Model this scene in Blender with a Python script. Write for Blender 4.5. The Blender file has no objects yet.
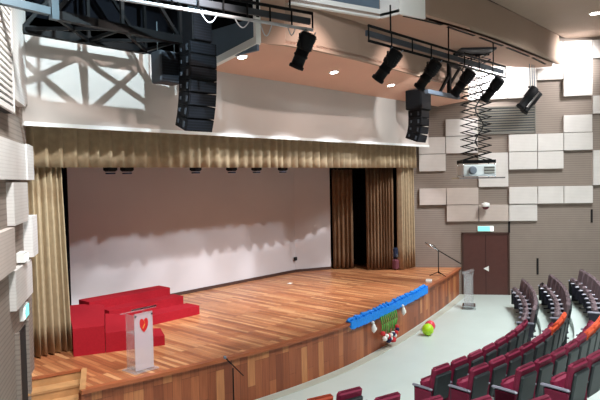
import bpy, math, random
from mathutils import Vector, Matrix
random.seed(7)
PI = math.pi
S = bpy.context.scene
COL = S.collection

# ------------------------------------------------------------------ materials
def lin(c):
    return tuple(((v/255)/12.92 if v/255 <= .04045 else ((v/255+.055)/1.055)**2.4) for v in c)
def col(c): return (*lin(c), 1)
def newmat(name):
    m = bpy.data.materials.new(name); m.use_nodes = True
    nt = m.node_tree; b = nt.nodes['Principled BSDF']
    return m, nt, b
def pmat(name, c, rough=.6, metal=0., var=.12, scale=6., bump=0., bscale=80., spec=.5, coords='Object'):
    """painted / cloth / metal surface with slight procedural tone variation"""
    m, nt, b = newmat(name)
    tc = nt.nodes.new('ShaderNodeTexCoord')
    n = nt.nodes.new('ShaderNodeTexNoise'); n.inputs['Scale'].default_value = scale; n.inputs['Detail'].default_value = 3
    nt.links.new(tc.outputs[coords], n.inputs['Vector'])
    r = nt.nodes.new('ShaderNodeValToRGB')
    k0, k1 = 1-var, 1+var
    l = lin(c)
    r.color_ramp.elements[0].position = .3; r.color_ramp.elements[1].position = .7
    r.color_ramp.elements[0].color = (*[v*k0 for v in l], 1); r.color_ramp.elements[1].color = (*[min(1, v*k1) for v in l], 1)
    nt.links.new(n.outputs['Fac'], r.inputs['Fac']); nt.links.new(r.outputs['Color'], b.inputs['Base Color'])
    b.inputs['Roughness'].default_value = rough; b.inputs['Metallic'].default_value = metal
    b.inputs['Specular IOR Level'].default_value = spec
    if bump:
        n2 = nt.nodes.new('ShaderNodeTexNoise'); n2.inputs['Scale'].default_value = bscale
        nt.links.new(tc.outputs[coords], n2.inputs['Vector'])
        bp = nt.nodes.new('ShaderNodeBump'); bp.inputs['Strength'].default_value = bump; bp.inputs['Distance'].default_value = .01
        nt.links.new(n2.outputs['Fac'], bp.inputs['Height']); nt.links.new(bp.outputs['Normal'], b.inputs['Normal'])
    return m
def plank_mat(name, tones, width, length, rough, coords, swap=False, gap=.004):
    m, nt, b = newmat(name)
    tc = nt.nodes.new('ShaderNodeTexCoord')
    mp = nt.nodes.new('ShaderNodeMapping')
    nt.links.new(tc.outputs[coords], mp.inputs['Vector'])
    if swap: mp.inputs['Rotation'].default_value = (0, 0, PI/2)
    br = nt.nodes.new('ShaderNodeTexBrick')
    br.inputs['Color1'].default_value = (0, 0, 0, 1); br.inputs['Color2'].default_value = (1, 1, 1, 1)
    br.inputs['Mortar'].default_value = (.0, .0, .0, 1)
    br.inputs['Scale'].default_value = 1; br.inputs['Mortar Size'].default_value = gap/2
    br.inputs['Brick Width'].default_value = length; br.inputs['Row Height'].default_value = width
    br.offset = .37; br.offset_frequency = 3
    nt.links.new(mp.outputs['Vector'], br.inputs['Vector'])
    r = nt.nodes.new('ShaderNodeValToRGB'); e = r.color_ramp.elements
    e[0].position = 0; e[0].color = col(tones[0]); e[1].position = 1; e[1].color = col(tones[-1])
    for i, t in enumerate(tones[1:-1]):
        x = e.new((i+1)/(len(tones)-1)); x.color = col(t)
    nt.links.new(br.outputs['Color'], r.inputs['Fac'])
    # grain stretched along the plank
    mp2 = nt.nodes.new('ShaderNodeMapping'); mp2.inputs['Scale'].default_value = (1.2, 22, 22)
    nt.links.new(mp.outputs['Vector'], mp2.inputs['Vector'])
    n = nt.nodes.new('ShaderNodeTexNoise'); n.inputs['Scale'].default_value = 1.5; n.inputs['Detail'].default_value = 4
    nt.links.new(mp2.outputs['Vector'], n.inputs['Vector'])
    mr = nt.nodes.new('ShaderNodeMapRange'); mr.inputs[1].default_value = .25; mr.inputs[2].default_value = .75
    mr.inputs[3].default_value = .78; mr.inputs[4].default_value = 1.18
    nt.links.new(n.outputs['Fac'], mr.inputs[0])
    mx = nt.nodes.new('ShaderNodeVectorMath'); mx.operation = 'SCALE'
    nt.links.new(r.outputs['Color'], mx.inputs[0]); nt.links.new(mr.outputs[0], mx.inputs['Scale'])
    gp = nt.nodes.new('ShaderNodeMix'); gp.data_type = 'RGBA'
    nt.links.new(br.outputs['Fac'], gp.inputs[0]); nt.links.new(mx.outputs[0], gp.inputs[6]); gp.inputs[7].default_value = col((70, 35, 22))
    nt.links.new(gp.outputs[2], b.inputs['Base Color'])
    b.inputs['Roughness'].default_value = rough
    return m
def ribbed(name, c, c2, period, rough=.8, width=.3):
    """fabric or board with fine horizontal grooves (world z of the wall)"""
    m, nt, b = newmat(name)
    tc = nt.nodes.new('ShaderNodeTexCoord'); sp = nt.nodes.new('ShaderNodeSeparateXYZ')
    nt.links.new(tc.outputs['Object'], sp.inputs[0])
    d = nt.nodes.new('ShaderNodeMath'); d.operation = 'DIVIDE'; d.inputs[1].default_value = period
    f = nt.nodes.new('ShaderNodeMath'); f.operation = 'FRACT'
    l = nt.nodes.new('ShaderNodeMath'); l.operation = 'LESS_THAN'; l.inputs[1].default_value = width
    nt.links.new(sp.outputs['Z'], d.inputs[0]); nt.links.new(d.outputs[0], f.inputs[0]); nt.links.new(f.outputs[0], l.inputs[0])
    mx = nt.nodes.new('ShaderNodeMix'); mx.data_type = 'RGBA'
    mx.inputs[6].default_value = col(c); mx.inputs[7].default_value = col(c2)
    nt.links.new(l.outputs[0], mx.inputs[0])
    n = nt.nodes.new('ShaderNodeTexNoise'); n.inputs['Scale'].default_value = 3
    nt.links.new(tc.outputs['Object'], n.inputs['Vector'])
    mr = nt.nodes.new('ShaderNodeMapRange'); mr.inputs[3].default_value = .92; mr.inputs[4].default_value = 1.08
    nt.links.new(n.outputs['Fac'], mr.inputs[0])
    sc = nt.nodes.new('ShaderNodeVectorMath'); sc.operation = 'SCALE'
    nt.links.new(mx.outputs[2], sc.inputs[0]); nt.links.new(mr.outputs[0], sc.inputs['Scale'])
    nt.links.new(sc.outputs[0], b.inputs['Base Color']); b.inputs['Roughness'].default_value = rough
    b.inputs['Specular IOR Level'].default_value = .25
    return m
def emat(name, c, strength):
    m, nt, b = newmat(name)
    b.inputs['Base Color'].default_value = col(c)
    b.inputs['Emission Color'].default_value = col(c); b.inputs['Emission Strength'].default_value = strength
    return m
def clearmat(name, tint, alpha_mix, rough=.15):
    """clear / frosted acrylic sheet"""
    m, nt, b = newmat(name)
    b.inputs['Base Color'].default_value = col(tint); b.inputs['Roughness'].default_value = rough
    tr = nt.nodes.new('ShaderNodeBsdfTransparent'); mx = nt.nodes.new('ShaderNodeMixShader')
    mx.inputs[0].default_value = alpha_mix
    out = nt.nodes['Material Output']
    nt.links.new(tr.outputs[0], mx.inputs[1]); nt.links.new(b.outputs[0], mx.inputs[2]); nt.links.new(mx.outputs[0], out.inputs['Surface'])
    return m

M = {}
M['floor'] = pmat('pale_vinyl', (198, 210, 206), .35, var=.03, scale=1.2)
M['floorstrip'] = pmat('beige_vinyl_border', (184, 188, 176), .45, var=.05)
M['wallR'] = ribbed('taupe_ribbed_wall', (144, 131, 122), (131, 118, 109), .075)
M['panel'] = ribbed('pale_acoustic_fabric', (214, 208, 204), (207, 200, 196), .05)
M['panel2'] = ribbed('pale_fabric_rose_light_tint', (196, 182, 174), (188, 174, 166), .05)  # pale panel fabric with the pinkish light on the lower panels painted in
M['white'] = pmat('white_paint', (240, 242, 240), .7, var=.02, scale=2)
M['upper'] = pmat('upper_wall_paint', (206, 196, 190), .8, var=.02, scale=1)
M['cyc'] = pmat('stage_back_wall_paint', (204, 196, 196), .85, var=.03, scale=.8)
M['pink'] = pmat('salmon_ceiling_paint', (222, 176, 154), .8, var=.03, scale=1)
M['taupe'] = pmat('taupe_ceiling_paint', (160, 136, 120), .75, var=.03, scale=1)
M['tan'] = pmat('tan_soffit_paint', (186, 154, 136), .75, var=.03, scale=1)
M['void'] = pmat('dark_plenum_paint', (11, 13, 19), .9, var=.1, spec=.1)
M['slate'] = pmat('slate_blue_paint', (98, 116, 134), .8, var=.06, scale=2)
M['trimdark'] = pmat('dark_brown_skirting', (70, 45, 38), .5)
M['door'] = pmat('dark_maroon_door', (84, 48, 42), .5, var=.06)
M['black'] = pmat('black_steel', (12, 13, 15), .5, .0, var=.2, spec=.15)
M['blackm'] = pmat('black_matte_cabinet', (10, 11, 15), .7, var=.2, bump=.3, spec=.2)
M['grille'] = ribbed('black_speaker_grille', (14, 16, 22), (26, 30, 38), .05, .6)
M['greycab'] = pmat('grey_cabinet', (52, 58, 66), .6, var=.1)
M['steel'] = pmat('grey_steel', (110, 124, 132), .4, .6, var=.1)
M['bluesteel'] = pmat('blue_grey_painted_steel', (52, 70, 80), .45, var=.1)
M['chrome'] = pmat('chrome', (215, 220, 225), .15, 1., var=.03)
M['greypipe'] = pmat('grey_conduit', (120, 132, 145), .5, .2, var=.1)
M['whitepipe'] = pmat('white_cable', (190, 194, 200), .5, var=.03)
M['gold'] = pmat('gold_curtain_velvet', (172, 150, 120), .85, var=.1, scale=9, bump=.2)
M['brown'] = pmat('brown_wing_curtain', (122, 92, 66), .9, var=.12, scale=9)
M['red'] = pmat('red_carpet', (158, 30, 40), .95, var=.08, scale=30, bump=.4, spec=.1)
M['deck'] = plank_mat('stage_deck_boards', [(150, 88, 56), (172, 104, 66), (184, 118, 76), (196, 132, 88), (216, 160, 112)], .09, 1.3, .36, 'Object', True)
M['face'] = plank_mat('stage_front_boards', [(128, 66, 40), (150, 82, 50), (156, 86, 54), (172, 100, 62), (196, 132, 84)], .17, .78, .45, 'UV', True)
M['nosing'] = pmat('stage_edge_wood', (166, 92, 56), .4, var=.12, scale=4)
M['tread'] = pmat('light_step_wood', (186, 138, 92), .45, var=.14, scale=5)
M['maroon'] = pmat('maroon_upholstery', (128, 18, 58), .7, var=.1, scale=20, bump=.15)
M['mauve'] = pmat('mauve_grey_upholstery', (112, 94, 100), .8, var=.08, scale=20, bump=.15)
M['shell'] = pmat('charcoal_seat_shell', (40, 48, 51), .55, var=.12, scale=12)
M['orange'] = pmat('orange_seat_cover', (220, 84, 40), .7, var=.1, scale=14)
M['rust'] = pmat('rust_orange_cover', (176, 66, 34), .7, var=.1, scale=14)
M['arm'] = pmat('grey_plastic_arm', (132, 132, 146), .35, var=.05)
M['armd'] = pmat('charcoal_arm_side', (40, 38, 52), .45, var=.1)
M['lamp'] = emat('downlight_glow', (255, 250, 245), 25)
M['exit'] = emat('exit_sign_glow', (120, 225, 215), 1.1)
M['exitw'] = emat('exit_sign_white', (240, 250, 250), 1.2)
M['frost'] = clearmat('frosted_acrylic', (226, 216, 222), .52, .3)
M['clear'] = clearmat('clear_acrylic', (226, 232, 236), .20, .08)
M['clear2'] = clearmat('clear_acrylic_thick', (214, 218, 222), .38, .12)
M['blue'] = pmat('bright_blue_paper', (8, 134, 232), .6, var=.15, scale=25)
M['green'] = pmat('green_paper', (70, 168, 66), .6, var=.15, scale=20)
M['lime'] = pmat('lime_rubber', (178, 228, 36), .35, var=.05)
M['pinkball'] = pmat('rose_red_rubber', (232, 66, 84), .35, var=.05)
M['paper'] = pmat('white_paper', (240, 240, 236), .7, var=.03)
M['navy'] = pmat('navy_felt', (28, 34, 84), .8)
M['redfelt'] = pmat('red_felt', (206, 44, 50), .8)
M['logo'] = pmat('red_logo_print', (214, 34, 36), .5)
M['logo2'] = pmat('orange_logo_print', (240, 150, 70), .5)
M['lens'] = pmat('dark_blue_lens', (44, 66, 96), .1, .4)
M['projector'] = pmat('pale_grey_projector', (212, 220, 222), .4, var=.04)
M['cloth_pink'] = pmat('pink_cloth', (110, 56, 66), .9)
M['cloth_blue'] = pmat('blue_cloth', (24, 36, 62), .9)
M['slot'] = pmat('black_reveal', (22, 18, 18), .9)
def louvre():
    return ribbed('vent_blades', (150, 152, 146), (84, 84, 82), .085, .6, .45)
M['louvre'] = louvre()
M['ventgrey'] = pmat('beige_grey_metal', (118, 114, 106), .6, var=.04)

# ------------------------------------------------------------------ mesh building
class MB:
    def __init__(s): s.v = []; s.f = []; s.uv = {}; s.sm = []
    def add(s, vs, fs, smooth=False):
        o = len(s.v); s.v += [tuple(x) for x in vs]
        for f in fs: s.f.append(tuple(i+o for i in f)); s.sm.append(smooth)
        return s
    def box(s, c, d, rz=0, mat=None):
        cx, cy, cz = c; hx, hy, hz = d[0]/2, d[1]/2, d[2]/2
        R = Matrix.Rotation(rz, 3, 'Z') if mat is None else mat
        vs = []
        for z in (-hz, hz):
            for x, y in ((-hx, -hy), (hx, -hy), (hx, hy), (-hx, hy)):
                p = R @ Vector((x, y, z)); vs.append((cx+p.x, cy+p.y, cz+p.z))
        return s.add(vs, [(0, 3, 2, 1), (4, 5, 6, 7), (0, 1, 5, 4), (1, 2, 6, 5), (2, 3, 7, 6), (3, 0, 4, 7)])
    def rbox(s, c, d, r=.02, mat=None, rz=0):
        """box with chamfered edges"""
        R = Matrix.Rotation(rz, 3, 'Z') if mat is None else mat
        hx, hy, hz = d[0]/2, d[1]/2, d[2]/2
        r = min(r, hx*.9, hy*.9, hz*.9)
        rings = []
        for z, k in ((-hz, r), (-hz+r, 0), (hz-r, 0), (hz, r)):
            x, y = hx-k, hy-k
            rings.append([(-x+r, -y, z), (x-r, -y, z), (x, -y+r, z), (x, y-r, z), (x-r, y, z), (-x+r, y, z), (-x, y-r, z), (-x, -y+r, z)])
        vs = []
        for rg in rings:
            for p in rg:
                q = R @ Vector(p); vs.append((c[0]+q.x, c[1]+q.y, c[2]+q.z))
        fs = [tuple(range(7, -1, -1)), tuple(range(24, 32))]
        for k in range(3):
            for i in range(8):
                j = (i+1) % 8; fs.append((k*8+i, k*8+j, k*8+8+j, k*8+8+i))
        return s.add(vs, fs)
    def prism(s, poly, z0, z1):
        n = len(poly)
        vs = [(p[0], p[1], z0) for p in poly]+[(p[0], p[1], z1) for p in poly]
        fs = [tuple(range(n-1, -1, -1)), tuple(range(n, 2*n))]+[(i, (i+1) % n, n+(i+1) % n, n+i) for i in range(n)]
        return s.add(vs, fs)
    def tube(s, a, b, r, n=8, r2=None, smooth=True):
        a, b = Vector(a), Vector(b); d = (b-a)
        if d.length < 1e-6: return s
        d.normalize(); u = d.orthogonal().normalized(); w = d.cross(u); r2 = r if r2 is None else r2
        vs = []
        for p, rr in ((a, r), (b, r2)):
            for i in range(n):
                t = 2*PI*i/n; vs.append(p+u*(rr*math.cos(t))+w*(rr*math.sin(t)))
        o = len(s.v)
        s.add(vs, [(i, (i+1) % n, n+(i+1) % n, n+i) for i in range(n)], smooth)
        s.add([], []); s.f.append(tuple(o+i for i in range(n-1, -1, -1))); s.sm.append(False)
        s.f.append(tuple(o+n+i for i in range(n))); s.sm.append(False)
        return s
    def path(s, pts, r, n=6):
        for a, b in zip(pts[:-1], pts[1:]): s.tube(a, b, r, n)
        return s
    def bar(s, a, b, w, h):
        """rectangular section bar"""
        a, b = Vector(a), Vector(b); d = (b-a); L = d.length; d.normalize()
        up = Vector((0, 0, 1)) if abs(d.z) < .95 else Vector((0, 1, 0))
        x = d.cross(up).normalized(); z = x.cross(d)
        Mx = Matrix((x, d, z)).transposed()
        return s.box((a+b)/2, (w, L, h), mat=Mx)
    def lathe(s, prof, c, n=20, axis=None, smooth=True):
        ax = Vector(axis or (0, 0, 1)).normalized(); u = ax.orthogonal().normalized(); w = ax.cross(u); c = Vector(c)
        vs = []
        for r, h in prof:
            for i in range(n):
                t = 2*PI*i/n; vs.append(c+ax*h+u*(r*math.cos(t))+w*(r*math.sin(t)))
        fs = []
        for k in range(len(prof)-1):
            for i in range(n):
                j = (i+1) % n; fs.append((k*n+i, k*n+j, k*n+n+j, k*n+n+i))
        o = len(s.v); s.add(vs, fs, smooth)
        if prof[0][0] > 1e-4: s.f.append(tuple(o+i for i in range(n-1, -1, -1))); s.sm.append(False)
        if prof[-1][0] > 1e-4: s.f.append(tuple(o+(len(prof)-1)*n+i for i in range(n))); s.sm.append(False)
        return s
    def build(s, name, m, parent=None, loc=None):
        me = bpy.data.meshes.new(name); me.from_pydata(s.v, [], s.f); me.update()
        for p, k in zip(me.polygons, s.sm): p.use_smooth = k
        me.materials.append(M[m] if isinstance(m, str) else m)
        if s.uv:
            uvl = me.uv_layers.new(name='UVMap')
            for lp in me.loops: uvl.data[lp.index].uv = s.uv.get(lp.vertex_index, (0, 0))
        o = bpy.data.objects.new(name, me); COL.objects.link(o)
        if parent: o.parent = parent
        if loc is not None: o.location = loc
        return o
def tag(o, label=None, cat=None, group=None, kind=None):
    if label: o['label'] = label
    if cat: o['category'] = cat
    if group: o['group'] = group
    if kind: o['kind'] = kind
    return o
def struct(o, label=None): o['kind'] = 'structure'; return tag(o, label)
def empty(name, loc, rz=0, **k):
    o = bpy.data.objects.new(name, None); COL.objects.link(o); o.location = loc; o.rotation_euler = (0, 0, rz)
    o.empty_display_size = .1
    return tag(o, **k)
def copy_tree(o, parent=None):
    c = o.copy(); COL.objects.link(c); c.parent = parent
    for ch in [x for x in o.children]: copy_tree(ch, c)
    return c

# ------------------------------------------------------------------ camera
H = 4.18; FPX = 580.
yaw, pitch, roll = math.radians(42), math.radians(2.1), math.radians(1.15)
F = Vector((math.cos(yaw)*math.cos(pitch), math.sin(yaw)*math.cos(pitch), -math.sin(pitch)))
R0 = Vector((math.sin(yaw), -math.cos(yaw), 0)); U0 = R0.cross(F)
Rv = R0*math.cos(roll)-U0*math.sin(roll); Uv = R0*math.sin(roll)+U0*math.cos(roll)
cam = bpy.data.cameras.new('camera'); co = bpy.data.objects.new('camera', cam); COL.objects.link(co)
cam.sensor_fit = 'HORIZONTAL'; cam.sensor_width = 36; cam.lens = 36*FPX/600; cam.clip_start = .05; cam.clip_end = 200
co.matrix_world = Matrix.Translation((0, 0, H)) @ Matrix((Rv, Uv, -F)).transposed().to_4x4()
S.camera = co

# ------------------------------------------------------------------ main dimensions
SH = .95                      # stage height
YP = 10.0                     # face of the proscenium wall
YB = 13.5                     # stage back wall
XL, XR = 4.3, 18.2            # where the side walls meet the proscenium
aR = math.radians(-57); wR = Vector((math.cos(aR), math.sin(aR), 0)); PR = Vector((19.28, 8.7, 0)); nR = Vector((wR.y, -wR.x, 0))  # nR points into the room
if nR.dot(Vector((0, 0, 0))-PR) < 0: nR = -nR
bL = math.radians(58.5); wL = Vector((-math.cos(bL), -math.sin(bL), 0)); PL = Vector((4.3, 10.2, 0)); nL = Vector((-wL.y, wL.x, 0))
if nL.dot(Vector((5, 0, 0))-PL) < 0: nL = -nL
ROWC = Vector((10.6, 17.66, 0))
CEIL = 8.7

def wallbox(P, w, n, s0, s1, z0, z1, d0, d1):
    """box on a side wall: s along the wall, d out of the wall"""
    a = P+w*s0; b = P+w*s1
    poly = [a+n*d0, b+n*d0, b+n*d1, a+n*d1]
    mb = MB()
    # keep winding consistent
    ar = sum(poly[i].x*poly[(i+1) % 4].y-poly[(i+1) % 4].x*poly[i].y for i in range(4))
    if ar < 0: poly.reverse()
    return mb.prism([(p.x, p.y) for p in poly], z0, z1)

# ------------------------------------------------------------------ setting
fl = MB().prism([(-9, -9), (34, -9), (24, 14.5), (3, 14.5)], -.12, 0).build('floor', 'floor'); struct(fl)
# side walls
struct(wallbox(PR, wR, nR, -2.9, 14, 0, CEIL+1.3, -.3, 0).build('wall_right', 'wallR'))
struct(wallbox(PL, wL, nL, -.05, 17, 0, CEIL+1.3, -.3, 0).build('wall_left', 'wallR'))
# stage house: back wall with an angled return on each side
def poly_wall(pts, z0, z1, t):
    mb = MB(); n = len(pts)
    vs = []
    for i, p in enumerate(pts):
        vs += [(p[0], p[1], z0), (p[0], p[1], z1)]
    vs2 = [(x, y+t, z) for x, y, z in vs]
    fs = []
    for i in range(n-1):
        a = 2*i; fs.append((a, a+2, a+3, a+1)); b = 2*n+a; fs.append((b, b+1, b+3, b+2))
        fs.append((a+1, a+3, b+3, b+1)); fs.append((a, b, b+2, a+2))
    fs.append((0, 1, 2*n+1, 2*n)); e = 2*n-2; fs.append((e, 2*n+e, 2*n+e+1, e+1))
    return mb.add(vs+vs2, fs)
back_pts = [(5.9, YB), (6.75, YB), (14.75, YB+.05), (15.98, 12.96)]
wb = poly_wall(back_pts, SH, 6.4, .2).build('wall_back', 'cyc'); struct(wb)
struct(poly_wall([(5.9, YB-.025), (6.77, YB-.025), (14.74, YB+.02), (15.95, 12.93)], SH, SH+.09, .02).build('baseboard_back', 'trimdark'))
# black side walls and lid of the stage house
sw = MB(); sw.box((2.9, 12, 3.4), (.2, 4.4, 6.9)).box((19.0, 12.6, 3.4), (.2, 4.4, 6.9)).box((10.9, 14.4, 3.4), (16.4, .2, 6.9)).box((10.9, 12.3, 6.95), (16.4, 4.4, .2))
struct(sw.build('wall_stage_house', 'void'))
# proscenium wall above the opening
pw = MB(); pw.prism([(XL-.15, YP), (7.9, YP), (7.9, YP+.07), (XL-.15, YP+.07)], 5.17, 6.72)
pw.prism([(7.9, YP), (17.72, YP), (17.80, YP+.07), (7.9, YP+.07)], 5.22, 7.0)
struct(pw.build('wall_proscenium', 'upper'))
struct(MB().prism([(XL-.1, YP-.012), (17.75, YP-.012), (17.75, YP), (XL-.1, YP)], 5.17, 5.24).build('trim_1', 'white'))
# dark plenum above the front truss
vd = MB(); vd.box((6.9, YP+.2, 8.6), (8.5, .2, 3.8)).box((12, 8.2, 10.5), (19, 4.6, .2)); vd.box((8.15, 9.2, 8.9), (.1, 1.7, 3.0))
vd.box((19.5, YP+.2, 8.6), (4, .2, 3.2))
struct(vd.build('wall_plenum', 'void'))
# jambs beside the curtains
struct(MB().prism([(17.82, 11.0), (17.84, 10.86), (17.90, 10.84), (17.96, 10.78), (17.9, 11.05)], SH, 5.25).build('trim_2', 'slot'))

# main ceiling over the seats
cl = MB().prism([(-8, -9), (30, -9), (22.2, 5.0), (20.6, 6.43), (8.2, 6.43), (3.0, 8.2), (-2, 3)], CEIL, CEIL+.15).build('ceiling', 'taupe'); struct(cl)
# lower ceiling panel A (salmon) with downlights
Apoly = [(8.12, 10.0), (8.12, 8.38), (8.7, 8.14), (9.5, 8.02), (11, 8.0), (13, 8.08), (15, 8.25), (16.6, 8.48), (18.9, 9.1), (18.4, 10.0)]
def Az(y): return 6.96-(max(0, y-8.0))*.18
mbA = MB().prism(Apoly, 0, 1); nA = len(Apoly)
mbA.v = [(x, y, Az(y)+(.06 if i >= nA else 0)) for i, (x, y, z) in enumerate(mbA.v)]
struct(mbA.build('ceiling_panel', 'pink'))
# fascia of A facing the seats, up to the next soffit
def fascia(pts, z0, z1, t, m, name):
    mb = MB()
    for a, b in zip(pts[:-1], pts[1:]):
        a, b = Vector((*a, 0)), Vector((*b, 0)); n = (b-a).normalized(); n = Vector((n.y, -n.x, 0))
        mb.prism([(a.x, a.y), (b.x, b.y), (b.x-n.x*t, b.y-n.y*t), (a.x-n.x*t, a.y-n.y*t)], z0, z1)
    return struct(mb.build(name, m))
fascia(Apoly[2:9], 6.90, 7.80, .08, 'taupe', 'trim_3')
fascia([(8.2, 8.345), (8.7, 8.14)], 6.90, 8.7, .08, 'tan', 'trim_4')
fascia([(8.08, 8.37), (8.2, 8.345)], 6.90, 8.9, .08, 'white', 'trim_14')
fascia([(8.12, 9.98), (8.12, 8.38)], 6.75, 9.6, .06, 'slate', 'trim_5')
tr = MB(); tr.add([(x, y, Az(y)+dz) for dz in (-.02, .13) for x, y in ((8.08, 9.98), (8.08, 8.36), (8.2, 8.36), (8.2, 9.98))], [(0, 3, 2, 1), (4, 5, 6, 7), (0, 1, 5, 4), (1, 2, 6, 5), (2, 3, 7, 6), (3, 0, 4, 7)])
struct(tr.build('trim_6', 'white'))
# soffit B
Bpoly = [(8.7, 8.2), (8.72, 8.0), (10.97, 7.36), (10.97, 6.86), (11.8, 6.66), (13.2, 6.5), (15, 6.42), (17, 6.40), (19.4, 6.45), (20.25, 6.75), (20.0, 7.25), (17.6, 8.75), (16.6, 8.52), (15, 8.3), (13, 8.12), (11, 8.05)]
struct(MB().prism(Bpoly, 7.76, 7.82).build('ceiling_soffit', 'tan'))
fascia([(8.72, 8.0), (10.97, 7.36)], 7.72, 7.92, .1, 'white', 'trim_7')
fascia([(8.72, 8.02), (10.97, 7.38)], 7.92, 9.4, .06, 'slate', 'trim_8')
fascia([(10.97, 7.36), (10.97, 6.86), (11.75, 6.67)], 7.72, 9.4, .06, 'white', 'trim_9')  # strong light on this stretch of fascia is painted in as white
# curved bulkhead
bh = []
for t in range(0, 25):
    k = t/24; x = 11.75+k*(20.0-11.75); bh.append((x, 6.67-.27*math.sin(min(1, k*2.2)*PI/2)))
mbh = MB()
zs = [7.76, 7.9, 8.15, 8.45, 8.7]; off = [0, .0, .015, .035, .05]
vs = []; n = len(bh)
for zi, z in enumerate(zs):
    for x, y in bh: vs.append((x, y+off[zi], z))
for zi, z in enumerate(zs):
    for x, y in bh: vs.append((x, y+.12+off[zi], z))
fs = []
L = len(zs)
for k in range(L-1):
    for i in range(n-1):
        fs.append((k*n+i, k*n+i+1, (k+1)*n+i+1, (k+1)*n+i))
        o = L*n; fs.append((o+k*n+i, o+(k+1)*n+i, o+(k+1)*n+i+1, o+k*n+i+1))
for i in range(n-1):
    fs.append((i, L*n+i, L*n+i+1, i+1))
for k in range(L-1):
    fs.append((k*n+n-1, L*n+k*n+n-1, L*n+(k+1)*n+n-1, (k+1)*n+n-1)); fs.append((k*n, (k+1)*n, L*n+(k+1)*n, L*n+k*n))
mbh.add(vs, fs, True)
struct(mbh.build('ceiling_bulkhead', 'taupe'))
# slot diffuser strip in the soffit
sl = MB()
for a, b in [((11.3, 6.95), (12.6, 6.72)), ((12.9, 6.72), (14.2, 6.66)), ((14.5, 6.65), (15.9, 6.63)), ((16.2, 6.63), (17.9, 6.65)), ((18.2, 6.65), (19.6, 6.75))]:
    sl.bar((a[0], a[1], 7.755), (b[0], b[1], 7.755), .07, .02)
tag(sl.build('slot_diffuser', 'slot'), 'dashed black slot air diffuser running along the curved taupe ceiling soffit', 'air diffuser')

# seating tiers
RR = [13.05, 13.8, 14.6, 15.38, 16.15, 16.95, 17.75]; TZ = [0, .18, .38, .62, .86, 1.12, 1.4]
def arcpt(R, th, z=0): return Vector((ROWC.x+R*math.sin(th), ROWC.y-R*math.cos(th), z))
def wall_angle(R):
    th = 0
    while th < 1.3 and (arcpt(R, th)-PR).dot(nR) > .02: th += .004
    return th
def wall_angleL(R):
    th = 0
    while th > -1.5 and (arcpt(R, th)-PL).dot(nL) > .02: th -= .004
    return th
for k in range(1, 7):
    r0 = RR[k-1]+.07; r1 = RR[k]+.07 if k < 6 else 23
    mb = MB(); n = 60; a0, a1 = max(wall_angleL(r0), wall_angleL(r1)), min(wall_angle(r0), wall_angle(r1)-1.9/r1)
    po = [arcpt(r0, a0+(a1-a0)*i/n) for i in range(n+1)]; pi = [arcpt(r1, a0+(a1-a0)*i/n) for i in range(n+1)]
    vs = [(p.x, p.y, TZ[k]) for p in po]+[(p.x, p.y, TZ[k]) for p in pi]+[(p.x, p.y, .0) for p in po]+[(p.x, p.y, 0) for p in pi]
    fs = []; m = n+1
    for i in range(n):
        fs += [(i, m+i, m+i+1, i+1), (i, i+1, 2*m+i+1, 2*m+i), (m+i, 3*m+i, 3*m+i+1, m+i+1)]
    mb.add(vs, fs); struct(mb.build('floor', 'floor'))
# beige border along the stage
SE = [(4.20, 8.60), (4.29, 8.56), (5.2, 8.33), (6.27, 8.12), (7.4, 7.93), (8.5, 7.81), (9.5, 7.77), (10.4, 7.79), (11.6, 7.92), (12.9, 8.12), (14.1, 8.34), (15.26, 8.57), (16.5, 8.83), (17.8, 9.14), (18.83, 9.42)]
def spline(pts, n):
    out = []
    for i in range(len(pts)-1):
        p0 = pts[max(0, i-1)]; p1 = pts[i]; p2 = pts[i+1]; p3 = pts[min(len(pts)-1, i+2)]
        for k in range(n):
            t = k/n
            out.append(tuple(.5*((2*p1[j])+(-p0[j]+p2[j])*t+(2*p0[j]-5*p1[j]+4*p2[j]-p3[j])*t*t+(-p0[j]+3*p1[j]-3*p2[j]+p3[j])*t**3) for j in (0, 1)))
    out.append(pts[-1]); return out
edge = spline(SE, 5)
def offset(pts, d):
    o = []
    for i, p in enumerate(pts):
        a = pts[max(0, i-1)]; b = pts[min(len(pts)-1, i+1)]
        t = Vector((b[0]-a[0], b[1]-a[1])).normalized(); o.append((p[0]+t.y*d, p[1]-t.x*d))
    return o
def strip(pts, d0, d1, z0, z1):
    A = offset(pts, d0); B = offset(pts, d1); n = len(pts)
    vs = [(*p, z0) for p in A]+[(*p, z1) for p in A]+[(*p, z0) for p in B]+[(*p, z1) for p in B]
    fs = []
    for i in range(n-1):
        fs += [(i, n+i, n+i+1, i+1), (2*n+i, 2*n+i+1, 3*n+i+1, 3*n+i), (n+i, 3*n+i, 3*n+i+1, n+i+1), (i, i+1, 2*n+i+1, 2*n+i)]
    fs += [(0, 2*n, 3*n, n), (n-1, 2*n-1, 4*n-1, 3*n-1)]
    return MB().add(vs, fs)
struct(strip(edge[10:], 0.0, .20, 0, .012).build('trim_10', 'floorstrip'))

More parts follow.
